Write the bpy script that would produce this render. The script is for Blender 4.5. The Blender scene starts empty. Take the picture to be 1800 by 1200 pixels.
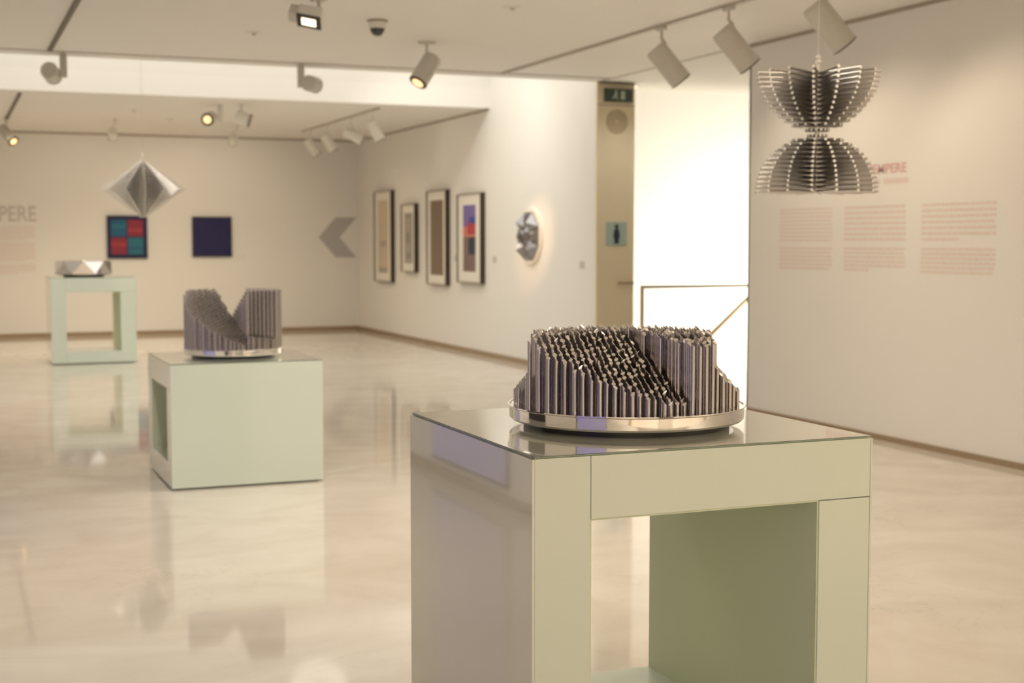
import bpy, math, random
from mathutils import Vector, Matrix
random.seed(7)
PI = math.pi
S = bpy.context.scene
COL = S.collection

# ------------------------------------------------------------------ camera
CAM = Vector((0, 0, 1.5))
YAW, PITCH = math.radians(22.219), math.radians(4.108)
cd = bpy.data.cameras.new('camera')
cam = bpy.data.objects.new('camera', cd)
COL.objects.link(cam)
cam.location = CAM
cam.rotation_euler = (PI / 2 - PITCH, 0, -YAW)
cd.sensor_width = 36
cd.lens = 2443.5 * 36 / 1800
cd.clip_start = 0.05
cd.dof.use_dof = True
cd.dof.focus_distance = 3.55
cd.dof.aperture_fstop = 4.0
S.camera = cam

# ------------------------------------------------------------------ view, world
S.view_settings.view_transform = 'Standard'
S.view_settings.look = 'None'
S.view_settings.exposure = 0.1
S.view_settings.gamma = 1.0
S.view_settings.use_curve_mapping = False
w = bpy.data.worlds.new('world')
S.world = w
w.use_nodes = True
w.node_tree.nodes['Background'].inputs[0].default_value = (1, .93, .84, 1)
w.node_tree.nodes['Background'].inputs[1].default_value = 0.25

# ------------------------------------------------------------------ lights
DAY = (1, .955, .845)
WARM = (1, .83, .61)
CEIL = 3.21

def area(name, loc, sx, sy, power, color, aim=(0, 0, -1)):
    l = bpy.data.lights.new(name, 'AREA')
    l.shape = 'RECTANGLE'; l.size = sx; l.size_y = sy
    l.energy = power; l.color = color
    o = bpy.data.objects.new(name, l)
    o.location = loc
    o.rotation_euler = Vector(aim).to_track_quat('-Z', 'Y').to_euler()
    COL.objects.link(o)
    return o

def spot_light(loc, aim, power, color=WARM, angle=60, blend=.8, size=.05, parent=None):
    l = bpy.data.lights.new('lamp_or_fill_light', 'SPOT')  # shared by modelled lamps and the added bare fill spots
    l.energy = power; l.color = color; l.spot_size = math.radians(angle)
    l.spot_blend = blend; l.shadow_soft_size = size
    o = bpy.data.objects.new('lamp_or_fill_light', l)
    o.location = loc
    o.rotation_euler = Vector(aim).to_track_quat('-Z', 'Y').to_euler()
    COL.objects.link(o)
    if parent: o.parent = parent
    return o

area('skylight_light', (3.1, 15.2, 4.55), 6.8, 3.1, 80, DAY)
area('rear_fill_light', (3.1, -2.2, 4.55), 6.8, 2.4, 270, (1, .84, .63))  # unseen overhead light added behind the camera to brighten the room
area('stairwell_fill_light', (10.8, 14.35, .4), 2.5, 2.6, 250, (1, .93, .78), (-.45, 1, 0))  # hidden area light added to brighten the stairwell wall
# bare fill spots added to raise the general light, no fixtures of their own
SOFT = (1, .92, .80)
for (x, y, p, c) in ((1.1, -1.6, 50, WARM), (4.6, -.8, 60, WARM), (1.0, 6.4, 110, SOFT), (2.9, 6.2, 120, SOFT), (3.9, 4.6, 75, WARM), (4.0, 8.0, 75, WARM),
                     (2.9, 8.2, 110, SOFT), (3.3, 13.1, 70, SOFT), (1.1, 13.1, 75, SOFT), (.95, 20.2, 105, WARM), (2.3, 20.1, 105, WARM), (4.0, 20.3, 85, WARM), (3.5, 17.6, 80, SOFT)):
    spot_light((x, y, CEIL - (.33 if y > 9 else .12)), (0, 0, -1), p, c, 155, 1, .28)

# unseen fill spots added to brighten pedestals, sculptures, picture wall and steel panel
COOL = (1, .96, .86)
for a, b, p, ang in (((.93, 4.6, 3.1), (1.7, 8.5, .45), 95, 30), ((1.0, 12.6, 3.1), (1.7, 17.75, .6), 210, 26), ((3.1, -.4, 3.1), (1.73, 3.3, 1.05), 35, 26), ((1.9, 9.6, 3.1), (1.745, 13.38, 2.0), 60, 26),
                     ((4.7, 15.2, 4.4), (6.55, 16.4, 1.2), 75, 95), ((4.9, 14.6, 4.4), (6.55, 14.6, 1.0), 40, 95), ((7.1, 12.3, 3.15), (6.8, 13.6, 1.5), 26, 80)):
    spot_light(a, Vector(b) - Vector(a), p, COOL if b[1] > 4 else WARM, ang, .8, .05)

# ------------------------------------------------------------------ materials
def mat(name, col, rough=.5, metal=0, coat=0, emis=None, es=0, noise=0, nscale=8, bump=0, trans=0, ior=1.5):
    m = bpy.data.materials.new(name)
    m.use_nodes = True
    nt = m.node_tree; b = nt.nodes['Principled BSDF']
    b.inputs['Base Color'].default_value = (*col, 1)
    b.inputs['Roughness'].default_value = rough
    b.inputs['Metallic'].default_value = metal
    b.inputs['Coat Weight'].default_value = coat
    b.inputs['Coat Roughness'].default_value = .03
    b.inputs['IOR'].default_value = ior
    b.inputs['Transmission Weight'].default_value = trans
    if emis:
        b.inputs['Emission Color'].default_value = (*emis, 1)
        b.inputs['Emission Strength'].default_value = es
    if noise or bump:
        tc = nt.nodes.new('ShaderNodeTexCoord')
        n = nt.nodes.new('ShaderNodeTexNoise')
        n.inputs['Scale'].default_value = nscale; n.inputs['Detail'].default_value = 4
        nt.links.new(tc.outputs['Object'], n.inputs['Vector'])
        if noise:
            mx = nt.nodes.new('ShaderNodeMix'); mx.data_type = 'RGBA'
            mx.inputs['A'].default_value = (*[c * (1 - noise) for c in col], 1)
            mx.inputs['B'].default_value = (*[min(1, c * (1 + noise)) for c in col], 1)
            nt.links.new(n.outputs['Fac'], mx.inputs['Factor'])
            nt.links.new(mx.outputs['Result'], b.inputs['Base Color'])
        if bump:
            bp = nt.nodes.new('ShaderNodeBump'); bp.inputs['Strength'].default_value = bump
            bp.inputs['Distance'].default_value = .002
            nt.links.new(n.outputs['Fac'], bp.inputs['Height'])
            nt.links.new(bp.outputs['Normal'], b.inputs['Normal'])
    return m

M = {}
M['wall'] = mat('wall_paint', (.85, .83, .80), .6, noise=.012, nscale=1.5)
M['ceiling'] = mat('ceiling_paint', (.88, .86, .825), .7, noise=.012, nscale=1.2)
M['dado'] = mat('dado_stone', (.75, .68, .56), .4)
M['skirting'] = mat('skirting_metal', (.36, .27, .18), .35, metal=.3)
M['dark_trim'] = mat('dark_trim', (.10, .085, .065), .5)
M['joint'] = mat('joint_grey', (.42, .37, .31), .7)
M['glass_panel'] = mat('back_painted_glass', (.63, .70, .62), .30, coat=1, noise=.01, nscale=2)
M['top_glass'] = mat('top_glass', (.70, .72, .62), .12, coat=1, noise=.01, nscale=2)
M['glass_edge'] = mat('glass_edge', (.22, .30, .22), .25, coat=.5)
M['liner'] = mat('frosted_green_liner', (.64, .70, .52), .5, noise=.02, nscale=2)
M['plinth'] = mat('plinth_dark', (.07, .07, .06), .5)
M['chrome'] = mat('chrome', (.80, .78, .78), .06, metal=1)
M['rod'] = mat('rod_steel', (.56, .53, .53), .16, metal=1)
M['rod_cut'] = mat('rod_cut_end', (.86, .83, .80), .38, metal=1)
M['rodsoft'] = mat('rod_aluminium', (.60, .58, .56), .28, metal=1)
M['rodcap_lit'] = mat('rod_end_lit', (.93, .92, .88), .4, metal=.15)  # near-white colour stands for light caught on the rod ends
M['mirror'] = mat('mirror_facets', (.58, .57, .58), .03, metal=1)
M['black'] = mat('black_base', (.012, .012, .013), .35)
M['spotgrey'] = mat('lamp_enamel', (.62, .60, .54), .45, noise=.02, nscale=20)
M['spotwhite'] = mat('lamp_white', (.80, .78, .72), .45)
M['spotdark'] = mat('lamp_baffle', (.03, .025, .02), .4)
M['lens_lit'] = mat('lens_lit', (.9, .7, .4), .3, emis=(1, .62, .28), es=1.5)
M['lens_white'] = mat('lens_bright', (.9, .8, .6), .3, emis=(1, .86, .62), es=2.2)
M['lens_dim'] = mat('lens_dim', (.5, .4, .3), .2, coat=1)
M['track'] = mat('track_grey', (.46, .41, .34), .5)
M['track_dark'] = mat('track_dark', (.12, .09, .07), .5)
M['steel'] = mat('brushed_brass_steel', (.93, .82, .60), .38, metal=.12, coat=.2, noise=.04, nscale=3)
M['smoked'] = mat('smoked_dome', (.02, .02, .02), .12, coat=1)
M['vinyl_pink'] = mat('vinyl_pink', (.72, .44, .44), .6)
M['vinyl_pale'] = mat('vinyl_pale_pink', (.80, .675, .635), .6)
M['vinyl_grey'] = mat('vinyl_grey', (.50, .48, .49), .6)
M['vinyl_palegrey'] = mat('vinyl_pale_grey', (.60, .56, .53), .6)
M['mount'] = mat('passepartout', (.86, .83, .76), .6)
M['frame_dark'] = mat('frame_dark_wood', (.045, .03, .018), .35)
M['frame_pale'] = mat('frame_pale_wood', (.30, .24, .16), .4)
M['frame_navy'] = mat('frame_navy', (.012, .012, .05), .4)
M['white'] = mat('white_plastic', (.82, .80, .75), .5)
M['screen'] = mat('projection', (.1, .1, .12), .5, emis=(.44, .38, .86), es=.45)
M['screen_dark'] = mat('doorway_dark', (.02, .018, .02), .6)
M['wire'] = mat('steel_wire', (.72, .70, .64), .4, metal=.5)
M['sign'] = mat('sign_dark_green', (.06, .09, .07), .3)
M['sign_light'] = mat('sign_pictogram', (.55, .62, .52), .4)
M['aqua'] = mat('aqua_glass', (.48, .60, .53), .2, coat=1)
M['bronze'] = mat('groove_brown', (.36, .28, .17), .4, metal=.5)
def flat(name, c): M[name] = mat(name, c, .6)
flat('navy', (.010, .010, .085)); flat('navy_line', (.05, .04, .16)); flat('teal', (.012, .11, .22)); flat('teal2', (.02, .16, .24)); flat('crimson', (.26, .025, .05))
flat('crimson2', (.42, .05, .06)); flat('purple', (.20, .15, .42)); flat('royal', (.05, .07, .34)); flat('scarlet', (.48, .05, .07)); flat('coral', (.62, .22, .16))
flat('midnight', (.03, .04, .08)); flat('mauve', (.22, .15, .14)); flat('taupe', (.25, .18, .125)); flat('taupe2', (.21, .15, .105)); flat('paper', (.62, .55, .45)); flat('sand', (.66, .55, .42)); flat('greyprint', (.42, .39, .34)); flat('greyprint2', (.30, .28, .26))

def marble():
    m = bpy.data.materials.new('polished_marble'); m.use_nodes = True
    nt = m.node_tree; b = nt.nodes['Principled BSDF']; N = nt.nodes.new; K = nt.links.new
    tc = N('ShaderNodeTexCoord')
    mp = N('ShaderNodeMapping'); mp.inputs['Rotation'].default_value = (0, 0, .9); mp.inputs['Scale'].default_value = (1.0, 1.5, 1)
    K(tc.outputs['Object'], mp.inputs['Vector'])
    n1 = N('ShaderNodeTexNoise'); n1.inputs['Scale'].default_value = 1.3; n1.inputs['Detail'].default_value = 9; n1.inputs['Distortion'].default_value = 1.4
    K(mp.outputs[0], n1.inputs['Vector'])
    r1 = N('ShaderNodeValToRGB')
    e = r1.color_ramp.elements
    e[0].position = .30; e[0].color = (.645, .585, .505, 1)
    e[1].position = .62; e[1].color = (.73, .68, .605, 1)
    K(n1.outputs['Fac'], r1.inputs['Fac'])
    n2 = N('ShaderNodeTexNoise'); n2.inputs['Scale'].default_value = 2.4; n2.inputs['Detail'].default_value = 11; n2.inputs['Distortion'].default_value = 2.2
    K(mp.outputs[0], n2.inputs['Vector'])
    r2 = N('ShaderNodeValToRGB'); r2.color_ramp.interpolation = 'EASE'
    e = r2.color_ramp.elements
    e[0].position = .485; e[0].color = (0, 0, 0, 1)
    e[1].position = .50; e[1].color = (1, 1, 1, 1)
    e2 = r2.color_ramp.elements.new(.515); e2.color = (0, 0, 0, 1)
    K(n2.outputs['Fac'], r2.inputs['Fac'])
    n3 = N('ShaderNodeTexNoise'); n3.inputs['Scale'].default_value = .9; n3.inputs['Detail'].default_value = 2
    K(tc.outputs['Object'], n3.inputs['Vector'])
    r3 = N('ShaderNodeValToRGB'); r3.color_ramp.elements[0].position = .5; r3.color_ramp.elements[1].position = .75
    K(n3.outputs['Fac'], r3.inputs['Fac'])
    mu = N('ShaderNodeMath'); mu.operation = 'MULTIPLY'; K(r2.outputs['Color'], mu.inputs[0]); K(r3.outputs['Color'], mu.inputs[1])
    mu2 = N('ShaderNodeMath'); mu2.operation = 'MULTIPLY'; mu2.inputs[1].default_value = .4; K(mu.outputs[0], mu2.inputs[0])
    mx = N('ShaderNodeMix'); mx.data_type = 'RGBA'
    K(mu2.outputs[0], mx.inputs['Factor']); K(r1.outputs['Color'], mx.inputs['A']); mx.inputs['B'].default_value = (.40, .31, .24, 1)
    K(mx.outputs['Result'], b.inputs['Base Color'])
    b.inputs['Roughness'].default_value = .06
    b.inputs['IOR'].default_value = 1.55
    return m
M['marble'] = marble()

# ------------------------------------------------------------------ mesh builder
class MB:
    def __init__(s):
        s.v = []; s.f = []; s.sm = []; s.mi = []
    def add(s, vs, fs, smooth=False, mi=0):
        o = len(s.v)
        s.v += [tuple(p) for p in vs]
        for f in fs:
            s.f.append([i + o for i in f]); s.sm.append(smooth); s.mi.append(mi)
        return s
    def box(s, x0, x1, y0, y1, z0, z1, mi=0):
        vs = [(x, y, z) for z in (z0, z1) for y in (y0, y1) for x in (x0, x1)]
        return s.add(vs, [(0, 2, 3, 1), (4, 5, 7, 6), (0, 1, 5, 4), (2, 6, 7, 3), (0, 4, 6, 2), (1, 3, 7, 5)], False, mi)
    def cyl(s, p0, p1, r0, r1=None, seg=16, mi=0, capmi=None, caps=True):
        r1 = r0 if r1 is None else r1
        p0 = Vector(p0); p1 = Vector(p1); d = (p1 - p0).normalized()
        a = Vector((0, 0, 1)) if abs(d.z) < .9 else Vector((1, 0, 0))
        u = d.cross(a).normalized(); v = d.cross(u)
        A = [(u * math.cos(t) + v * math.sin(t)) for t in [2 * PI * i / seg for i in range(seg)]]
        B = [p0 + k * r0 for k in A]; T = [p1 + k * r1 for k in A]
        s.add(B + T, [(i, seg + i, seg + (i + 1) % seg, (i + 1) % seg) for i in range(seg)], True, mi)
        if caps:
            cm = mi if capmi is None else capmi
            s.add(B, [tuple(range(seg))], False, cm)
            s.add(T, [tuple(reversed(range(seg)))], False, cm)
        return s
    def rod_up(s, x, y, z0, z1, r, tilt, az, seg=10, mi=0, capmi=1):
        """upright tube with an obliquely cut top"""
        t = math.tan(tilt)
        B = [(x + r * math.cos(a), y + r * math.sin(a), z0) for a in [2 * PI * i / seg for i in range(seg)]]
        T = [(bx, by, z1 + t * ((bx - x) * math.cos(az) + (by - y) * math.sin(az))) for bx, by, _ in B]
        s.add(B + T, [(i, (i + 1) % seg, seg + (i + 1) % seg, seg + i) for i in range(seg)], True, mi)
        s.add(T, [tuple(range(seg))], False, capmi)
        return s
    def lathe(s, prof, cx=0, cy=0, seg=64, mi=0, smooth=True, sharp=True):
        """prof: list of (r, z); each segment its own strip so edges stay crisp"""
        for (r0, z0), (r1, z1) in zip(prof[:-1], prof[1:]):
            A = [(cx + r0 * math.cos(2 * PI * i / seg), cy + r0 * math.sin(2 * PI * i / seg), z0) for i in range(seg)]
            B = [(cx + r1 * math.cos(2 * PI * i / seg), cy + r1 * math.sin(2 * PI * i / seg), z1) for i in range(seg)]
            if r0 < 1e-6: s.add(B, [tuple(range(seg)) if z0 <= z1 else tuple(range(seg))], False, mi)
            elif r1 < 1e-6: s.add(A, [tuple(range(seg))], False, mi)
            else: s.add(A + B, [(i, (i + 1) % seg, seg + (i + 1) % seg, seg + i) for i in range(seg)], smooth, mi)
        return s
    def prism(s, pts, n, d, mi=0):
        """closed polygon pts (3D) extruded along vector n by d"""
        k = len(pts); P = [Vector(p) for p in pts]; Q = [p + Vector(n) * d for p in P]
        fs = [tuple(range(k)), tuple(reversed(range(k, 2 * k)))] + [(i, k + i, k + (i + 1) % k, (i + 1) % k) for i in range(k)]
        return s.add(P + Q, fs, False, mi)
    def dome(s, c, r, down=True, seg=20, rings=6, mi=0):
        pr = []
        for i in range(rings + 1):
            a = PI / 2 * i / rings
            pr.append((max(r * math.cos(a), 1e-7 if i < rings else 0), c[2] - r * math.sin(a)))
        o = len(s.v)
        vs = []; fs = []
        for i in range(rings):
            rr, z = pr[i]
            vs += [(c[0] + rr * math.cos(2 * PI * k / seg), c[1] + rr * math.sin(2 * PI * k / seg), z) for k in range(seg)]
        vs.append((c[0], c[1], c[2] - r))
        for i in range(rings - 1):
            fs += [(i * seg + k, (i + 1) * seg + k, (i + 1) * seg + (k + 1) % seg, i * seg + (k + 1) % seg) for k in range(seg)]
        fs += [((rings - 1) * seg + k, rings * seg, (rings - 1) * seg + (k + 1) % seg) for k in range(seg)]
        return s.add(vs, fs, True, mi)
    def build(s, name, mats, parent=None, bevel=0, loc=None):
        me = bpy.data.meshes.new(name)
        me.from_pydata(s.v, [], s.f)
        if not isinstance(mats, (list, tuple)): mats = [mats]
        for m in mats: me.materials.append(m)
        me.polygons.foreach_set('use_smooth', s.sm)
        me.polygons.foreach_set('material_index', s.mi)
        me.update()
        import bmesh
        bm = bmesh.new(); bm.from_mesh(me); bmesh.ops.recalc_face_normals(bm, faces=bm.faces); bm.to_mesh(me); bm.free()
        o = bpy.data.objects.new(name, me); COL.objects.link(o)
        if loc: o.location = loc
        if parent: o.parent = parent
        if bevel:
            b = o.modifiers.new('bevel', 'BEVEL'); b.width = bevel; b.segments = 2
        return o

def empty(name, loc, label, cat, group=None, rz=0):
    o = bpy.data.objects.new(name, None); COL.objects.link(o); o.location = loc; o.rotation_euler = (0, 0, rz)
    o.empty_display_size = .1
    return tag(o, label, cat, group)
def tag(o, label, cat, group=None):
    o['label'] = label; o['category'] = cat
    if group: o['group'] = group
    return o
def struct(name, mb, m, bevel=0):
    o = mb.build(name, m, None, bevel); o['kind'] = 'structure'; return o

# ------------------------------------------------------------------ room shell
XL, XR, XB = -.42, 6.55, 9.9
YR, YB = -5.0, 23.0
Y0, Y1 = 13.62, 16.80         # skylight slot
YE = 10.53                    # end of the right wall
ZT = 4.7
struct('floor', MB().box(XL - .2, 12.5, YR - .2, 14.2, -.2, 0).box(XL - .2, 7.0, 14.2, YB + .2, -.2, 0), M['marble'])
cm = MB()
cm.box(XL - .2, 12.5, -.8, YE - .0, CEIL, CEIL + .25)
cm.box(XL - .2, 12.5, YE, Y0, CEIL, CEIL + .25)
cm.box(7.0, 12.5, Y0, 14.2, CEIL, CEIL + .25)
cm.box(XL - .2, 12.5, YR - .2, -3.6, CEIL, CEIL + .25)
struct('ceiling', cm, M['ceiling'])
struct('ceiling', MB().box(XL - .2, XR + .45, Y1, YB + .2, CEIL, CEIL + .25), M['ceiling'])
# shafts of the front skylight slot and the added unseen one behind the camera
sh = MB().box(XL, XR, Y1, Y1 + .12, CEIL + .25, ZT).box(XL, XR, Y0 - .12, Y0, CEIL + .25, ZT).box(XL - .2, XR + .3, Y0 - .12, Y1 + .12, ZT, ZT + .1)
struct('skylight_shaft', sh, M['wall'])
sh = MB().box(XL, XR, -.8, -.68, CEIL + .25, ZT).box(XL, XR, -3.72, -3.6, CEIL + .25, ZT).box(XL - .2, XR + .3, -3.72, -.68, ZT, ZT + .1)
struct('skylight_shaft', sh, M['wall'])
struct('trim_1', MB().box(XL, XR, Y0 - .36, Y0 - .335, CEIL - .006, CEIL), M['joint'])
struct('trim_2', MB().box(XR - .012, XR + .012, YE, Y0, CEIL - .004, CEIL), M['joint'])
struct('wall_left', MB().box(XL - .2, XL, YR - .2, YB + .2, -.2, ZT), M['wall'])
struct('wall_back', MB().box(XL, XR + .45, YB, YB + .2, -.2, CEIL), M['wall'])
struct('wall_rear', MB().box(XL, 12.5, YR - .2, YR, -.2, CEIL), M['wall'])
struct('wall_right', MB().box(XR, XR + .22, YR, YE, 0, CEIL).box(XR, XR + .22, -3.72, -.68, CEIL, ZT), M['wall'])
struct('wall_art', MB().box(XR, XR + .45, Y0 + .03, YB, 0, CEIL).box(XR, XR + .45, Y0 - .1, Y1 + .1, CEIL, ZT), M['wall'])
struct('trim_3', MB().box(XR - .004, XR + .224, YE, YE + .02, 0, CEIL), M['dark_trim'])
# baseboards
struct('baseboard_back', MB().box(XL, XR - .015, YB - .015, YB, 0, .065), M['skirting'])
struct('baseboard_art', MB().box(XR - .015, XR, Y0 + .03, YB, 0, .065), M['skirting'])
struct('baseboard_right', MB().box(XR - .015, XR, YR, YE, 0, .042), M['skirting'])
struct('baseboard_left', MB().box(XL, XL + .015, YR, YB - .015, 0, .065), M['skirting'])
# ceiling-wall shadow gaps
struct('trim_4', MB().box(XR - .01, XR, YR, YE, CEIL - .03, CEIL).box(XR - .01, XR, Y1, YB, CEIL - .03, CEIL), M['joint'])
struct('trim_5', MB().box(XL, XR - .01, YB - .01, YB, CEIL - .03, CEIL), M['joint'])
# stairwell beyond the opening
struct('wall_stairwell', MB().box(7.0, 13.0, 16.2, 16.4, -3.0, ZT).box(13.0, 13.2, 14.0, 16.4, -3.0, ZT).box(6.98, 7.0, 14.2, 16.2, -3, 0), M['wall'])
struct('wall_landing', MB().box(12.5, 12.7, YR, 14.2, -.2, CEIL), M['wall'])
struct('trim_6', MB().box(7.0, 13.0, 16.16, 16.2, -3.0, .18), M['dado'])
struct('ceiling', MB().box(6.9, 13.2, 14.2, 16.4, ZT, ZT + .1).box(7.0, 13.2, 14.08, 14.2, CEIL + .25, ZT), M['ceiling'])
struct('floor', MB().box(7.0, 13.2, 14.2, 16.4, -3.2, -3.0), M['marble'])

# ------------------------------------------------------------------ stair railing
r = empty('stair_railing', (7.363, 14.14, 0), 'thin bronze metal railing across the bright stair opening', 'railing')
MB().box(0, 3.2, -.02, .02, .965, 1.0).build('top_rail', M['bronze'], r)
for k in range(3):
    MB().box(k * 1.5, k * 1.5 + .035, -.015, .015, 0, .965).build('post', M['bronze'], r)
r = empty('stair_handrail', (8.0, 14.75, 0), 'sloping metal handrail descending the stairs behind the level railing', 'handrail')
MB().cyl((-.15, 0, -.30), (2.6, 0, 2.0), .032, seg=10).build('rail', M['bronze'], r)
for x in (-.05, 1.9):
    z = -.30 + (x + .15) / 2.75 * 2.3
    MB().cyl((x, 0, z - 1.0), (x, 0, z), .014, seg=8).build('post', M['bronze'], r)
st = MB()
for k in range(9):
    st.box(7.0 + k * .3, 7.3 + k * .3, 14.35, 15.7, -3.0, -1.5 + k * .17)
struct('stairs', st, M['dado'])

# ------------------------------------------------------------------ steel panel at the end of the art wall
p = empty('steel_wall_panel', (6.55, 13.62, 0), 'tall brushed brass-toned steel panel capping the end of the picture wall', 'panel')
MB().box(0, .455, 0, .028, 0, CEIL - .002).build('cladding', M['steel'], p, .002)
vt = MB()
for k in range(1, 7):
    rr = .02 * k
    for i in range(40):
        a0, a1 = 2 * PI * i / 40, 2 * PI * (i + 1) / 40
        q = [(.24 + (rr + dr) * math.cos(a), -.003, 2.794 + (rr + dr) * math.sin(a)) for a, dr in ((a0, 0), (a1, 0), (a1, .008), (a0, .008))]
        vt.prism(q, (0, 1, 0), .003)
vt.build('speaker_grille', M['bronze'], p)
MB().box(.25, .45, -.03, -.018, 1.04, 1.055).box(.26, .275, -.018, 0, 1.04, 1.055).box(.42, .435, -.018, 0, 1.04, 1.055).build('handle', M['bronze'], p)
MB().box(0, .455, -.004, 0, 2.965, 2.972).build('seam', M['bronze'], p)
s = empty('exit_sign', (6.80, 13.62, 3.075), 'dark green emergency exit sign with pale running figure high on the steel panel', 'sign')
MB().box(-.17, .17, -.03, 0, -.07, .07).build('housing', M['sign'], s, .004)
g = MB()
g.cyl((-.035, -.031, .035), (-.035, -.034, .035), .015, seg=12)
g.prism([(-.05, -.031, .02), (-.02, -.031, .02), (-.03, -.031, -.01), (-.01, -.031, -.045), (-.03, -.031, -.045), (-.045, -.031, -.015), (-.07, -.031, -.045), (-.085, -.031, -.035), (-.06, -.031, -.005)], (0, -1, 0), .003)
g.prism([(.02, -.031, -.045), (.07, -.031, -.045), (.07, -.031, .045), (.02, -.031, .045)], (0, -1, 0), .003)
g.build('pictogram', M['sign_light'], s)
s = empty('restroom_sign', (6.787, 13.62, 1.585), 'small square pale aqua restroom sign with a dark figure on the steel panel', 'sign')
MB().box(-.125, .125, -.012, 0, -.128, .128).build('plate', M['aqua'], s, .003)
fg = MB().cyl((0, -.013, .078), (0, -.016, .078), .024, seg=16)
fg.prism([(-.016, -.013, .055), (.016, -.013, .055), (.034, -.013, .03), (.04, -.013, -.05), (.026, -.013, -.05), (.03, -.013, -.108), (-.03, -.013, -.108), (-.026, -.013, -.05), (-.04, -.013, -.05), (-.034, -.013, .03)], (0, -1, 0), .003)
fg.build('figure', M['midnight'], s)

# ------------------------------------------------------------------ left wall projections and rear doorway
for (ya, yb, lb) in ((1.2, 2.7, 'violet lit projection screen on the left wall near the camera'), (7.2, 8.5, 'violet lit projection screen on the left wall beside the low pedestal')):
    s = empty('projection_screen', (XL, (ya + yb) / 2, 1.2), lb, 'screen')
    hw = (yb - ya) / 2
    MB().box(0, .02, -hw, hw, -1.1, .9).build('screen_frame', M['screen_dark'], s)
    MB().box(.02, .026, -hw + .03, hw - .03, -1.07, .87).build('picture', M['screen'], s)
struct('door_1', MB().box(2.2, 4.4, YR, YR + .04, 0, 2.5), M['screen_dark'])
struct('door_2', MB().box(XL, XL + .03, 4.0, 5.2, 0, 2.3), M['screen_dark'])

# ------------------------------------------------------------------ pedestals (hollow cube frames clad in glass)
def pedestal(name, loc, W, D, H, tl, tr, tt, tb, label, rz=0):
    """origin at the front-left floor corner; the opening runs along local Y"""
    o = empty(name, loc, label, 'pedestal', 'hollow glass-clad pedestals', rz)
    g = .0012; z0 = .012; tp = .0045
    MB().box(.03, W - .03, .03, D - .03, 0, z0).build('plinth', M['plinth'], o)
    MB().box(0, tl - g, 0, D, z0, H - tp - g).build('post', M['glass_panel'], o, .0015)
    MB().box(tl, W, 0, D, H - tt, H - tp - g).build('lintel', M['glass_panel'], o, .0015)
    MB().box(W - tr, W, 0, D, z0, H - tt - g * 1.5).build('post', M['glass_panel'], o, .0015)
    MB().box(tl, W - tr - g, 0, D, z0, tb).build('base_rail', M['glass_panel'], o, .0015)
    # top sheet: glass with greenish edge
    t = MB().box(0, W, 0, D, H - tp, H - .001, 1); t.add([(0.0, 0.0, H), (W, 0, H), (W, D, H), (0, D, H)], [(0, 1, 2, 3)], False, 0)
    t.build('top_panel', [M['top_glass'], M['glass_edge']], o)
    # thin frosted liners inside the opening
    e = .004
    MB().box(W - tr - e, W - tr, .004, D - .004, tb, H - tt).build('inner_panel', M['liner'], o)
    MB().box(tl - g, tl - g + e, .004, D - .004, tb, H - tt).build('inner_panel', M['liner'], o)
    MB().box(tl + e, W - tr - e, .004, D - .004, H - tt - e, H - tt).build('inner_panel', M['liner'], o)
    # side sheet
    MB().box(-.006, -.0005, 0, D, z0, H - tp - .002).build('side_panel', M['top_glass'], o)
    MB().box(W + .0005, W + .006, 0, D, z0, H - tp - .002).build('side_panel', M['glass_panel'], o)
    return o
pedestal('pedestal', (1.262, 2.95, 0), .945, .915, 1.0, .146, .155, .158, .15,
         'large pale green hollow pedestal nearest the camera, carrying the wide rod disc')
# the middle one stands turned a quarter: its opening faces left
pedestal('pedestal', (1.24, 9.42, 0), .96, .935, .766, .15, .15, .155, .155,
         'low pale green pedestal with solid front and an opening in its left side', -PI / 2)
pedestal('pedestal', (1.20, 17.75, 0), 1.0, .88, 1.062, .17, .18, .177, .155,
         'farthest pale green hollow pedestal, standing before the back wall')

# ------------------------------------------------------------------ upright rod sculptures
def view_basis(c):
    d = Vector((c[0] - CAM.x, c[1] - CAM.y, 0)).normalized()
    return Vector((d.y, -d.x, 0)), d          # right, away

def hexgrid(R, pitch, rot):
    pts = []; n = int(R / pitch) + 3
    for j in range(-2 * n, 2 * n):
        for i in range(-2 * n, 2 * n):
            x = (i + .5 * (j % 2)) * pitch; y = j * pitch * .866
            if x * x + y * y < R * R:
                pts.append((x * math.cos(rot) - y * math.sin(rot), x * math.sin(rot) + y * math.cos(rot)))
    return pts

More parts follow.
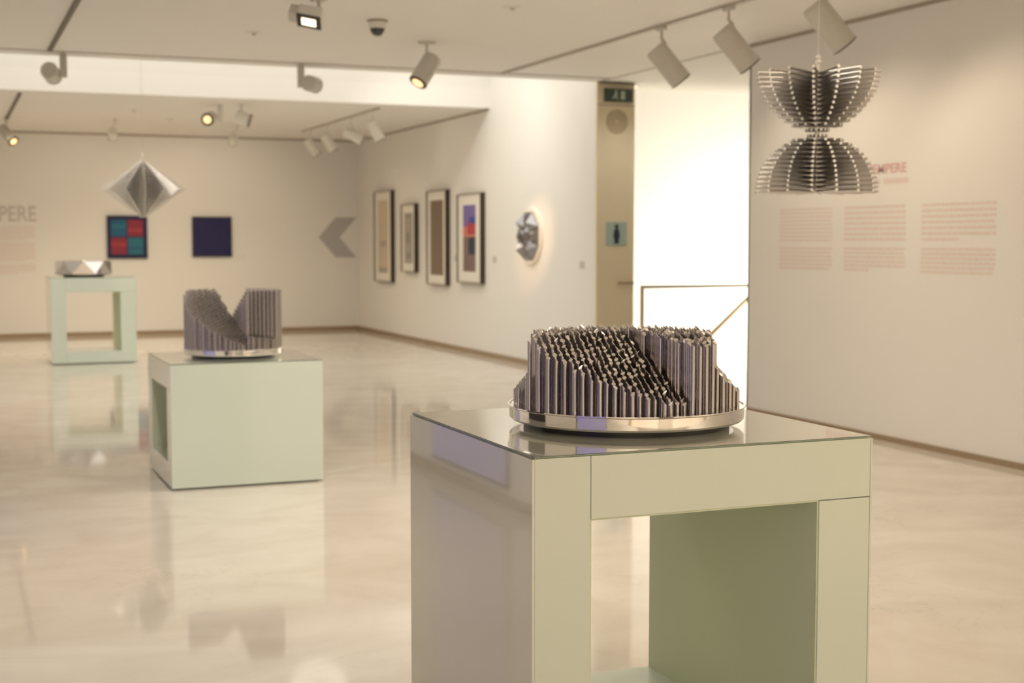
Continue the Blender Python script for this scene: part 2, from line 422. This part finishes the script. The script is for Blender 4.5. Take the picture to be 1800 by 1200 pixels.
def rod_sculpture(name, c, hf, pitch, rr, Rt, z0, H, label, diskprof, cuts, mats, rot, elev):
    o = empty(name, (c[0], c[1], c[2]), label, 'sculpture')
    MB().lathe([(0, 0), (diskprof[2], 0), (diskprof[2], diskprof[0] + .002), (0, diskprof[0] + .002)], seg=64).build('base', M['black'], o)
    a, R = diskprof[0], diskprof[1]
    MB().lathe([(0, a), (R * .90, a), (R * .965, a + .004), (R * .985, a + .010), (R * .988, z0 - .006), (R, z0 - .003), (R, z0), (R * .985, z0), (R * .97, z0 - .002), (0, z0 - .002)], seg=128).build('disc', M['chrome'], o)
    rt, aw = view_basis(c)
    rods = []
    for (x, y) in hexgrid(Rt, pitch, rot):
        p = Vector((x, y, 0)); u = p.dot(rt) / Rt; v = p.dot(aw) / Rt
        h = hf(u, v) * H
        h *= 1 + random.uniform(-.03, .03) * (.192 / H) ** 2
        x += random.uniform(-.05, .05) * pitch; y += random.uniform(-.05, .05) * pitch; p = Vector((x, y, 0))
        rods.append([x, y, max(h, .012), p.dot(rt), p.dot(aw)])
    # how much of each rod shows from the front
    te = math.tan(elev)
    for q in rods:
        m = 0
        for s in rods:
            if s is q: continue
            if s[4] < q[4] - pitch * .3 and abs(s[3] - q[3]) < rr * 1.6:
                m = max(m, s[2] - (q[4] - s[4]) * te)
        q.append(q[2] - m)
    order = sorted(range(len(rods)), key=lambda i: -rods[i][5])
    first = set(order[:100])
    rest = MB()
    for i, q in enumerate(rods):
        tilt, az = cuts(i)
        if i in first:
            MB().rod_up(0, 0, 0, q[2], rr, tilt, az).build('rod', mats, o, loc=(q[0], q[1], z0 - .002))
        else:
            rest.rod_up(q[0], q[1], z0 - .002, z0 - .002 + q[2], rr, tilt, az)
    b = rest.build('rod_field', mats, o); b['kind'] = 'stuff'
    return o

def clamp(x, a, b): return max(a, min(b, x))

def h1(u, v):
    if u < -.84: return clamp(.17 + (u + 1) * 2.0, .12, .5)
    if u > .76: return clamp(.60 - (u - .76) * 1.7, .18, .6)
    # tall block on the right; its foot runs from front right to back left
    ub = .51 + (v + .75) * (-.46 / 1.25)
    if u > ub: return .95 if v < -.1 else 1.0
    return clamp(.693 - .522 * u + .367 * v, .12, 1.0)

rng1 = random.Random(3)
C1 = []
for i in range(3000):
    q = rng1.random()
    if q < .56: C1.append((math.radians(46), math.radians(153) + rng1.uniform(-.25, .25)))
    elif q < .86: C1.append((math.radians(36), math.radians(63) + rng1.uniform(-.7, .7)))
    else: C1.append((math.radians(45), rng1.uniform(-PI, PI)))
rod_sculpture('round_rod_sculpture', (1.73, 3.405, 1.0), h1, .0232, .0054, .306, .058, .192,
              'wide low chrome disc bristling with cut steel rods on the nearest pedestal',
              (.013, .326, .282), lambda i: C1[i], [M['rod'], M['rod_cut']], math.radians(-27 + 41), .13)

def h2(u, v):
    # two opposed ramps meeting on a straight line through the centre, with a low ledge in front of the right block
    if u > .30: return clamp(.24 - .12 * (u - .3), .12, .3) if v < -.52 else 1.0
    if .94 * u + .33 * v < 0: return clamp(.53 - .35 * u + .38 * v, .06, 1.0)
    if u > -.33: return clamp(.53 + 1.5 * u, .06, 1.0)
    return .06
rod_sculpture('ramped_rod_sculpture', (1.715, 8.95, .766), h2, .0252, .0060, .314, .056, .372,
              'tall bundle of steel rods cut into an M-shaped notch, standing on the low pedestal',
              (.014, .318, .262), lambda i: (math.radians(40), math.radians(150)), [M['rod'], M['rodsoft']], math.radians(-11 + 1.5), .09)

# ------------------------------------------------------------------ faceted chrome polyhedron on the far pedestal
fp = empty('faceted_sculpture', (1.62, 18.15, 1.062), 'low mirror-polished faceted polyhedron on the farthest pedestal', 'sculpture')
MB().lathe([(0, 0), (.24, 0), (.24, .012), (0, .012)], seg=40).build('base', M['black'], fp)
n = 8; mb = MB()
top = [Vector((.335 * math.cos(2 * PI * (i + .5) / n + .32), .335 * math.sin(2 * PI * (i + .5) / n + .32), .195)) for i in range(n)]
bot = [Vector((.365 * math.cos(2 * PI * i / n + .32), .365 * math.sin(2 * PI * i / n + .32), .035)) for i in range(n)]
low = [Vector((.25 * math.cos(2 * PI * (i + .5) / n + .32), .25 * math.sin(2 * PI * (i + .5) / n + .32), .012)) for i in range(n)]
inn = [Vector((.19 * math.cos(2 * PI * i / n + .32), .19 * math.sin(2 * PI * i / n + .32), .12)) for i in range(n)]
cc = Vector((0, 0, .20))
for i in range(n):
    j = (i + 1) % n; k = (i - 1) % n
    mb.add([bot[i], bot[j], top[i]], [(0, 1, 2)])
    mb.add([top[k], bot[i], top[i]], [(0, 1, 2)])
    mb.add([low[k], low[i], bot[i]], [(0, 1, 2)])
    mb.add([bot[i], low[i], bot[j]], [(0, 1, 2)])
    mb.add([top[k], top[i], inn[i]], [(0, 1, 2)])
    mb.add([top[i], inn[j], inn[i]], [(0, 1, 2)])
    mb.add([inn[i], inn[j], cc], [(0, 1, 2)])
mb.build('facets', M['mirror'], fp)

# ------------------------------------------------------------------ hanging rod sculptures
def hanging(name, loc, levels, nf, phase, rr, label, ztop, gap_r=.012):
    """levels: list of (z, radius); loc at the sculpture's lowest centre point"""
    o = empty(name, loc, label, 'sculpture')
    zs = [z for z, _ in levels]
    MB().cyl((0, 0, min(zs) - rr), (0, 0, max(zs) + rr + .01), .011, seg=12).build('core', M['rodsoft'], o)
    tz = max(zs) + rr + .01
    MB().cyl((0, 0, tz), (0, 0, tz + .025), .007, seg=10).cyl((-.010, 0, tz + .035), (.010, 0, tz + .035), .012, seg=10).cyl((0, -.006, tz + .058), (0, .006, tz + .058), .010, seg=10).build('hook', M['wire'], o)
    MB().cyl((0, 0, tz + .06), (0, 0, ztop - loc[2]), .0016, seg=6).build('cable', M['wire'], o)
    d = Vector((CAM.x - loc[0], CAM.y - loc[1], 0)).normalized()
    allr = []
    for f in range(nf):
        a = 2 * PI * f / nf + phase
        dv = Vector((math.cos(a), math.sin(a), 0))
        for z, R in levels:
            if R < .03: continue
            allr.append((dv, z, R, dv.dot(d) * R + abs(dv.x * d.y - dv.y * d.x) * R))
    allr.sort(key=lambda q: -q[3])
    rest = MB()
    for i, (dv, z, R, _) in enumerate(allr):
        mb = MB() if i < 100 else rest
        p0 = dv * gap_r; p1 = dv * R; zz = Vector((0, 0, z))
        if i < 100:
            mb.cyl(p0, p1, rr, seg=10, mi=0, capmi=1).build('rod', [M['rodsoft'], M['rodcap_lit']], o, loc=(0, 0, z))
        else:
            mb.cyl(p0 + zz, p1 + zz, rr, seg=10, mi=0, capmi=1)
    b = rest.build('rod_field', [M['rodsoft'], M['rodcap_lit']], o); b['kind'] = 'stuff'
    return o
lv = []
nl = 13
for k in range(nl):
    t = k / (nl - 1)                       # lower dome: flat wide base, closing towards the waist
    lv.append(((.008 + t * .258), max(.283 * math.sqrt(max(0, 1 - (t * .985) ** 2)), .04)))
for k in range(nl):
    t = k / (nl - 1)                       # upper bowl
    lv.append((.292 + t * .262, .283 * (.2 + .8 * math.sin(PI / 2 * t) ** .65)))
az = math.atan2(CAM.y - 5.5, CAM.x - 3.78)
hanging('bowl_hanging_sculpture', (3.78, 5.5, 1.724), lv, 16, az - math.radians(4), .0068,
        'hourglass of radiating steel rods hanging on a wire before the right wall text', CEIL)
lv = []
nl = 25
for k in range(nl):
    t = k / (nl - 1); t2 = 1 - abs(2 * t - 1)
    lv.append((.01 + t * .51, .035 + .345 * t2))
az = math.atan2(CAM.y - 13.38, CAM.x - 1.745)
hanging('diamond_hanging_sculpture', (1.745, 13.38, 1.722), lv, 13, az + math.radians(3), .0062,
        'diamond-shaped fins of thin steel rods hanging on a wire above the far pedestal', CEIL)

# ------------------------------------------------------------------ pictures on the back wall (plane Y = 23)
def back_pic(x0, x1, z0, z1, fr, depth, label, cells):
    o = empty('framed_picture', ((x0 + x1) / 2, YB, (z0 + z1) / 2), label, 'picture')
    hw, hh = (x1 - x0) / 2, (z1 - z0) / 2; f = .03
    MB().box(-hw, hw, -depth, 0, -hh, -hh + f).box(-hw, hw, -depth, 0, hh - f, hh).box(-hw, -hw + f, -depth, 0, -hh + f, hh - f).box(hw - f, hw, -depth, 0, -hh + f, hh - f).build('frame', fr, o)
    mb = MB(); mats = []
    for (a, b, c, d, m) in cells:
        mats.append(M[m]); W, Hh = hw - f, hh - f
        k = len(mats)
        mb.box(-W + 2 * W * a, -W + 2 * W * b, -depth * .6 - .0004 * k, -.001, -Hh + 2 * Hh * c, -Hh + 2 * Hh * d, k - 1)
    mb.build('canvas', mats, o)
    return o
cells = [(0, 1, 0, 1, 'navy')]
for (cx, cz, a, b) in ((.27, .73, 'teal', 'teal2'), (.73, .73, 'crimson', 'crimson2'), (.27, .27, 'crimson', 'crimson2'), (.73, .27, 'teal2', 'teal')):
    cells.append((cx - .215, cx + .215, cz - .215, cz + .215, a))
    for k in range(4):
        for j in range(4):
            if (k * 3 + j * 5 + int(cx * 10)) % 3 == 0:
                cells.append((cx - .2 + k * .1, cx - .2 + k * .1 + .09, cz - .2 + j * .1, cz - .2 + j * .1 + .09, b))
back_pic(2.423, 3.046, 1.232, 1.913, M['frame_navy'], .05, 'square picture quartered in dark blue and red panels, on the back wall', cells)
cells = [(0, 1, 0, 1, 'navy')] + [(.2 + .06 * k, .205 + .06 * k, .2, .8, 'navy_line') for k in range(11)] + [(.2, .8, .2 + .06 * k, .204 + .06 * k, 'navy_line') for k in range(11)]
back_pic(3.764, 4.401, 1.254, 1.904, M['frame_navy'], .05, 'plain midnight blue square picture on the back wall', cells)
tag(MB().box(4.50, 4.64, YB - .006, YB, 1.20, 1.29).build('wall_label', M['white']), 'small white caption card right of the midnight blue picture', 'label')

# chevron
ch = [(5.871, 1.573), (6.17, 1.909), (6.535, 1.911), (6.236, 1.573), (6.53, 1.228), (6.164, 1.236)]
tag(MB().prism([(x, YB - .004, z) for x, z in ch], (0, 1, 0), .004).build('wall_chevron', M['vinyl_grey']), 'big grey chevron pointing left, applied to the back wall near the corner', 'decal')

# ------------------------------------------------------------------ frames on the art wall (plane X = 6.55)
def side_pic(y0, y1, z0, z1, depth, label, cells, mw, mh):
    """y0 < y1; cells in (0..1 from the far edge, 0..1 up) of the print area"""
    o = empty('framed_print', (XR, (y0 + y1) / 2, (z0 + z1) / 2), label, 'picture')
    hw, hh = (y1 - y0) / 2, (z1 - z0) / 2; f = .014
    MB().box(-depth, 0, -hw, -hw + f, -hh, hh).box(-depth, 0, hw - f, hw, -hh, hh).box(-depth, 0, -hw + f, hw - f, -hh, -hh + f).box(-depth, 0, -hw + f, hw - f, hh - f, hh).build('frame', [M['frame_dark']], o)
    e = .002
    MB().box(-depth - e, -depth, -hw, -hw + f, -hh, hh).box(-depth - e, -depth, hw - f, hw, -hh, hh).box(-depth - e, -depth, -hw + f, hw - f, -hh, -hh + f).box(-depth - e, -depth, -hw + f, hw - f, hh - f, hh).build('frame_lip', M['frame_pale'], o)
    mt = MB().box(-depth * .75, -.001, -hw + f, hw - f, -hh + f, hh - f).build('mount', M['mount'], o)
    mb = MB(); mats = []
    a0, b0 = -hw + mw * 2 * hw, -hh + mh * 2 * hh
    A, B = -2 * a0, -2 * b0
    for (a, b, c, d, m) in cells:
        mats.append(M[m]); k = len(mats)
        mb.box(-depth * .75 - .001 - .0004 * k, -depth * .75, -a0 - A * b, -a0 - A * a, b0 + B * c, b0 + B * d, k - 1)
    mb.build('print', mats, mt)
    return o
side_pic(20.88, 21.80, .86, 2.30, .07, 'tall pale framed print nearest the corner, farthest left on the picture wall',
         [(0, 1, 0, 1, 'sand'), (.1, .9, 0, .08, 'greyprint'), (.2, .8, .36, .44, 'greyprint'), (0, 1, .60, .66, 'paper'), (.15, .5, .12, .36, 'paper')], .2, .1)
side_pic(19.70, 20.36, 1.04, 2.065, .07, 'smallest framed print with a soft grey image, second from the corner',
         [(0, 1, 0, 1, 'greyprint'), (.3, .8, .10, .22, 'greyprint2'), (.2, .7, .4, .62, 'greyprint2'), (.25, .75, .9, .97, 'greyprint2')], .2, .13)
side_pic(18.32, 19.15, .885, 2.225, .07, 'large framed print with a plain brown image, third from the corner',
         [(0, 1, 0, 1, 'taupe')] + [(.05 + k * .12, .08 + k * .12, 0, 1, 'taupe2') for k in range(8)], .17, .105)
side_pic(16.96, 17.86, .945, 2.14, .07, 'framed print in purple, red and navy, nearest the round relief',
         [(0, 1, 0, 1, 'mauve'), (0, 1, .55, 1, 'purple'), (0, 1, .52, .68, 'coral'), (.35, 1, .56, .76, 'scarlet'), (.5, 1, .72, .82, 'royal'), (.45, 1, .26, .52, 'midnight')], .24, .13)
for (yy, zz, lb) in ((16.62, 1.27, 'tiny white caption card between the purple print and the round relief'), (13.98, 1.24, 'tiny white caption card between the round relief and the steel panel'), (17.97 + .1, 1.27, 'tiny white caption card left of the purple and red print')):
    tag(MB().box(XR - .005, XR, yy - .06, yy + .06, zz - .04, zz + .04).build('wall_label', M['vinyl_palegrey']), lb, 'label')

# round faceted relief
rl = empty('round_relief', (XR, 15.4, 1.565), 'round silver relief of folded pyramids on a white disc on the picture wall', 'relief')
MB().cyl((-.035, 0, 0), (0, 0, 0), .34, seg=64).build('backing_disc', M['mount'], rl)
mb = MB(); n = 8
def rp(r, a, d): return Vector((-d, r * math.cos(a), r * math.sin(a)))
ctr = rp(0, 0, .10)
for i in range(n):
    a = 2 * PI * i / n
    da = PI / n
    o0, o1 = rp(.31, a - da, .05), rp(.31, a + da, .05)
    pk = rp(.23, a, .15 if i % 2 else .11)
    i0, i1 = rp(.13, a - da, .09), rp(.13, a + da, .09)
    b0, b1 = rp(.31, a - da, .036), rp(.31, a + da, .036)
    for tri in ((o0, o1, pk), (o0, pk, i0), (o1, i1, pk), (i0, pk, i1)): mb.add(tri, [(0, 1, 2)])
    mb.add([b0, b1, o1, o0], [(0, 1, 2, 3)])
    ip = rp(.06, a, .175 if i % 2 == 0 else .14)
    for tri in ((i0, i1, ip), (i0, ip, ctr), (i1, ctr, ip)): mb.add(tri, [(0, 1, 2)])
mb.build('pyramids', mat('relief_metal', (.30, .30, .32), .25, metal=1), rl)

# ------------------------------------------------------------------ wall texts
def text_mesh(txt, size, name, m, parent, mtx, bold=.0):
    cu = bpy.data.curves.new('t', 'FONT'); cu.body = txt; cu.size = size; cu.extrude = .0015; cu.offset = bold
    t = bpy.data.objects.new('t', cu); COL.objects.link(t)
    bpy.context.view_layer.update()
    dg = bpy.context.evaluated_depsgraph_get()
    me = bpy.data.meshes.new_from_object(t.evaluated_get(dg))
    bpy.data.objects.remove(t)
    xs = [v.co.x for v in me.vertices]; ys = [v.co.y for v in me.vertices]
    me.materials.clear(); me.materials.append(m)
    o = bpy.data.objects.new(name, me); COL.objects.link(o)
    me.transform(mtx)
    o.parent = parent
    return min(xs), max(xs), min(ys), max(ys)
# right wall: local x runs towards the camera (-Y)
RW = Matrix(((0, 0, -1, 0), (-1, 0, 0, 0), (0, 1, 0, 0), (0, 0, 0, 1)))
rng = random.Random(11)
def word_rows(mb, w0, w1, ztop, rows, pitch, hgt, place, last=1.0):
    for k in range(rows):
        z = ztop - k * pitch
        x = w0; end = w0 + (w1 - w0) * (last if k == rows - 1 else 1)
        while x < end - .01:
            L = rng.uniform(.02, .075)
            L = min(L, end - x)
            place(mb, x, x + L, z - hgt, z)
            x += L + .010
def pl_right(mb, a, b, z0, z1): mb.box(XR - .002, XR, -b, -a, z0, z1)
t = empty('title_text', (XR, 9.3, 2.0), 'small red-pink title lettering on the right wall, partly behind the hanging hourglass', 'wall text')
text_mesh('EUSEBIO SEMPERE', .098, 'heading', M['vinyl_pink'], t, Matrix.Translation((-.001, .04, .012)) @ RW @ Matrix.Diagonal((1.22, 1, 1, 1)), .002)
mb = MB()
for a, b in ((.38, .50), (.52, .60), (.64, .93)): mb.box(-.002, 0, -b, -a, -.07, -.03)
mb.build('subheading', M['vinyl_pale'], t)
cols = (('left column of pale pink text on the right wall', -10.05, -9.30, (9, 1.0), (6, .95), .060),
        ('middle column of pale pink text on the right wall', -9.14, -8.39, (7, 1.0), (6, .42), .060),
        ('right column of pale pink text on the right wall, nearest the camera', -8.21, -7.44, (7, .52), (6, .97), .060))
for lb, a, b, (r0, l0), (r1, l1), hp in cols:
    p0 = .285 / r0; mb = MB()
    word_rows(mb, a, b, 1.772, r0, .285 / r0, .285 / r0 * .52, pl_right, l0)
    word_rows(mb, a, b, 1.455, r1, .195 / r1, .195 / r1 * .58, pl_right, l1)
    tag(mb.build('text_column', M['vinyl_pale']), lb, 'wall text', 'columns of exhibition text on the right wall')
# back wall left: large heading cut by the frame
BW = Matrix(((1, 0, 0, 0), (0, 0, -1, 0), (0, 1, 0, 0), (0, 0, 0, 1)))
t = empty('heading_text', (.6, YB, 1.82), 'large pale grey capital lettering at the far left of the back wall', 'wall text')
x0, x1, y0, y1 = text_mesh('SEMPERE', .335, 'lettering', M['vinyl_palegrey'], t, Matrix.Translation((0, -.001, 0)) @ BW @ Matrix.Diagonal((.80, 1, 1, 1)), .006)
t.location.x = 1.365 - x1 * .80
def pl_back(mb, a, b, z0, z1): mb.box(a, b, YB - .002, YB, z0, z1)
tp = empty('text_panel', (.6, YB, 1.3), 'block of pale pink paragraphs under the big lettering on the back wall', 'wall text')
for zt, nr, la in ((1.74, 7, .9), (1.48, 9, .9), (1.15, 5, .8)):
    mb = MB()
    word_rows(mb, .0, 1.34, zt, nr, .033, .018, pl_back, la)
    mb.v = [(x - .6, min(y, YB - .0005) - YB, z - 1.3) for x, y, z in mb.v]
    mb.build('paragraph', M['vinyl_pale'], tp)

# ------------------------------------------------------------------ lighting tracks
def track(y0, y1, x, m, label):
    tag(MB().box(x - .018, x + .018, y0, y1, CEIL - .018, CEIL).build('lighting_track', m), label, 'lighting track')
track(-.5, 13.25, 5.31, M['track'], 'long pale ceiling track carrying the three big spotlights on the right')
track(5.0, 13.2, .93, M['track_dark'], 'dark ceiling track running away at the upper left')
track(17.1, 21.1, .87, M['track_dark'], 'short dark track on the far ceiling at the left edge')
track(17.25, 21.4, 5.21, M['track'], 'ceiling track on the far ceiling beside the picture wall')

# ------------------------------------------------------------------ spotlights
def basis(aim):
    d = Vector(aim).normalized()
    return d
def spotlight(mount, aim, label, L=.26, rad=.07, drop=.16, side=(0, 0, 0), lit=None, canopy=False, body='spotgrey', power=0, angle=50, group=None, gaz=0, armw=.012, boxarm=False):
    """mount: point on ceiling / track underside. Parts: adapter, arm, lamp_head, baffle, lens"""
    o = empty('spotlight', mount, label, 'spotlight', group)
    m = M[body]
    if canopy: MB().lathe([(0, -.012), (.075, -.012), (.08, -.004), (.08, 0), (0, 0)], seg=28).build('canopy', m, o)
    else: MB().box(-.02, .02, -.06, .06, -.028, 0).build('adapter', m, o, .003)
    d = Vector(aim).normalized()
    pv = Vector((side[0], side[1], -drop))       # pivot on the head
    if boxarm:
        MB().box(-.032, .032, -.02, .02, -drop - .05, -.012).build('arm', m, o, .004)
        kn = Vector((0, 0, -drop))
    else:
        k1 = Vector((0, 0, -.012)); k2 = Vector((0, 0, -drop * .35)); k3 = Vector((pv.x * .9, pv.y * .9, -drop * .45))
        am = MB().cyl(k1, k2, armw).cyl(k2, k3, armw * .9).cyl(k3, pv, armw * .8)
        am.build('arm', m, o)
        kn = pv
    c = pv if not boxarm else Vector(side) + Vector((0, 0, -drop))
    if boxarm: MB().cyl(kn, c, .02, seg=12).build('knuckle', m, o)
    a = c - d * L * .42; b = c + d * L * .58
    mb = MB().cyl(a, a + d * L * .06, rad * .9, rad, seg=28)
    mb.cyl(a + d * L * .06, a + d * L * .34, rad, seg=28, caps=False).cyl(a + d * L * .34, a + d * L * .36, rad, rad * .97, seg=28, caps=False).cyl(a + d * L * .36, a + d * L * .38, rad * .97, rad, seg=28, caps=False)
    mb.cyl(a + d * L * .38, b, rad, seg=28, caps=False)
    hd = mb.build('lamp_head', m, o)
    MB().cyl(b, b + d * .006, rad * 1.02, seg=28).cyl(b + d * .006, b + d * .008, rad * .98, seg=28).build('baffle', M['spotdark'], hd)
    MB().cyl(b + d * .008, b + d * .012, rad * (.62 if lit else .8), seg=24).build('lens', M[lit] if lit else M['lens_dim'], hd)
    if power:
        spot_light(b + d * .03, d, power, WARM, angle, .7, .03, o)
    return o

GB = 'big grey spotlights on the right track'
spotlight((5.31, 9.87, CEIL - .018), (.62, -.18, -.76), 'grey spotlight farthest down the right-hand track, aimed at the wall', .33, .088, .27, (.04, 0, 0), power=18, angle=120, group=GB)
spotlight((5.31, 8.85, CEIL - .018), (.62, -.18, -.76), 'middle grey spotlight of the three on the right-hand track', .33, .088, .27, (.04, 0, 0), power=18, angle=120, group=GB)
spotlight((5.31, 7.70, CEIL - .018), (.62, -.18, -.76), 'nearest grey spotlight on the right track, cut by the top of the frame', .33, .088, .27, (.04, 0, 0), power=18, angle=120, group=GB)
spotlight((3.898, 11.48, CEIL), (-.55, -.16, -.8), 'cylindrical ceiling spotlight glowing orange, right of the dome camera', .27, .082, .22, (.0, 0, 0), lit='lens_lit', canopy=True, power=10, angle=60)
spotlight((1.06, 13.40, CEIL), (.26, .93, -.16), 'grey spotlight at the left on the edge of the front ceiling', .20, .078, .17, (-.11, 0, -.01), boxarm=True, power=8, angle=60)
spotlight((3.26, 13.40, CEIL), (.60, .75, -.02), 'grey spotlight mid-way along the edge of the front ceiling', .17, .078, .17, (.10, 0, -.01), boxarm=True, power=8, angle=60)
spotlight((.86, 20.6, CEIL - .018), (.45, -.62, -.62), 'dark-rimmed lamp on the short far track at the left edge', .30, .075, .2, (0, 0, 0), lit='lens_lit', power=10)
spotlight((3.27, 17.7, CEIL), (-.42, -.86, -.22), 'round glowing orange lamp under the far ceiling, facing the camera', .18, .078, .17, (-.13, 0, 0), lit='lens_lit', boxarm=True, body='spotwhite', power=8)
spotlight((3.50, 17.5, CEIL), (.8, -.35, -.3), 'white lamp beside the glowing one, turned to the right', .18, .085, .17, (0, 0, 0), body='spotwhite', boxarm=False, power=15)
spotlight((2.292, 20.3, CEIL), (0, .8, -.6), 'faint white lamp on the far ceiling, above the blue and red picture', .15, .065, .20, (-.05, 0, 0), body='spotwhite', power=30, angle=110)
spotlight((4.062, 20.7, CEIL), (0, .8, -.6), 'faint white lamp on the far ceiling, above the midnight blue picture', .15, .065, .20, (-.05, 0, 0), body='spotwhite', power=30, angle=110)
GF = 'white spotlights on the far track'
for (y, aim, lb) in ((20.9, (.55, -.1, -.8), 'white spotlight deepest on the far track by the picture wall'),
                     (19.9, (.5, -.1, -.8), 'white spotlight second deepest on the far track'),
                     (18.6, (.85, -.35, -.45), 'spotlight with dark rim on the far track, turned towards the wall'),
                     (17.55, (.45, -.15, -.85), 'brightest white spotlight at the near end of the far track')):
    spotlight((5.21, y, CEIL - .018), aim, lb, .27, .072, .24, (.03, 0, 0), body='spotwhite', power=4, angle=120, group=GF)
# lamp that warms the wall round the relief
spot_light((4.0, 13.35, CEIL - .15), (2.55, 1.93, -1.55), 230, (1, .60, .34), 19, 1, .03)

# square box projector
o = empty('box_spotlight', (2.50, 9.72, CEIL), 'square lit box spotlight cut by the top edge of the frame', 'spotlight')
MB().box(-.05, .05, -.05, .05, -.02, 0).build('adapter', M['spotgrey'], o, .003)
MB().cyl((0, 0, -.02), (0, 0, -.09), .012, seg=12).build('arm', M['spotgrey'], o)
Rm = Vector((-.36, -.42, -.8)).to_track_quat('-Z', 'Y').to_matrix() @ Matrix.Rotation(math.radians(20), 3, 'Z')
def rot_box(x0, x1, y0, y1, z0, z1, off):
    mb = MB().box(x0, x1, y0, y1, z0, z1)
    mb.v = [tuple(Rm @ Vector(p) + Vector(off)) for p in mb.v]
    return mb
off = (-.06, 0, -.13)
rot_box(-.085, .085, -.065, .065, -.045, .045, off).build('housing', M['spotwhite'], o, .006)
rot_box(-.085, .085, -.065, .065, -.053, -.0455, off).build('baffle', M['spotdark'], o)
rot_box(-.05, .05, -.034, .034, -.058, -.0535, off).build('lens', M['lens_white'], o)
rot_box(.088, .15, -.045, .045, -.045, .045, off).build('gear_box', M['spotgrey'], o, .004)
spot_light(Vector((2.50, 9.72, CEIL)) + Vector(off) + Rm @ Vector((0, 0, -.09)), Rm @ Vector((0, 0, -1)), 14, WARM, 90, 1, .08)

# dome camera
o = empty('dome_camera', (3.166, 10.51, CEIL), 'dark smoked security dome camera on the white ceiling', 'camera')
MB().lathe([(0, 0), (.080, 0), (.080, -.012), (.070, -.014), (0, -.014)], seg=32).build('mounting_ring', M['frame_pale'], o)
MB().lathe([(.070, -.014), (.067, -.062), (.062, -.064), (0, -.064)], seg=32).build('housing', M['white'], o)
MB().dome((0, 0, -.064), .060).build('dome', M['smoked'], o)

# recessed detectors
for (x, y, lb) in ((2.411, 11.49, 'flat round ceiling detector left of the dome camera'), (3.90, 9.54, 'flat round ceiling detector near the top edge, right of the dome camera'),
                   (2.35, 18.75, 'faint flat disc on the far ceiling above the hanging diamond'), (2.98, 19.85, 'faint flat disc on the far ceiling left of the glowing lamp')):
    o = empty('ceiling_detector', (x, y, CEIL), lb, 'detector', None)
    MB().lathe([(0, 0), (.075, 0), (.070, -.008), (0, -.008)], seg=28).build('plate', M['white'], o)
    MB().lathe([(0, -.008), (.022, -.008), (.015, -.025), (0, -.025)], seg=16).build('sensor', M['spotgrey'], o)
# small recessed downlight over the stair opening
o = empty('recessed_downlight', (7.12, 13.85, CEIL), 'tiny lit downlight in the ceiling beside the steel panel', 'downlight')
MB().lathe([(0, 0), (.05, 0), (.05, -.006), (0, -.006)], seg=20).build('trim_ring', M['bronze'], o)
MB().lathe([(0, -.006), (.035, -.006), (.035, -.009), (0, -.009)], seg=20).build('lens', M['lens_white'], o)
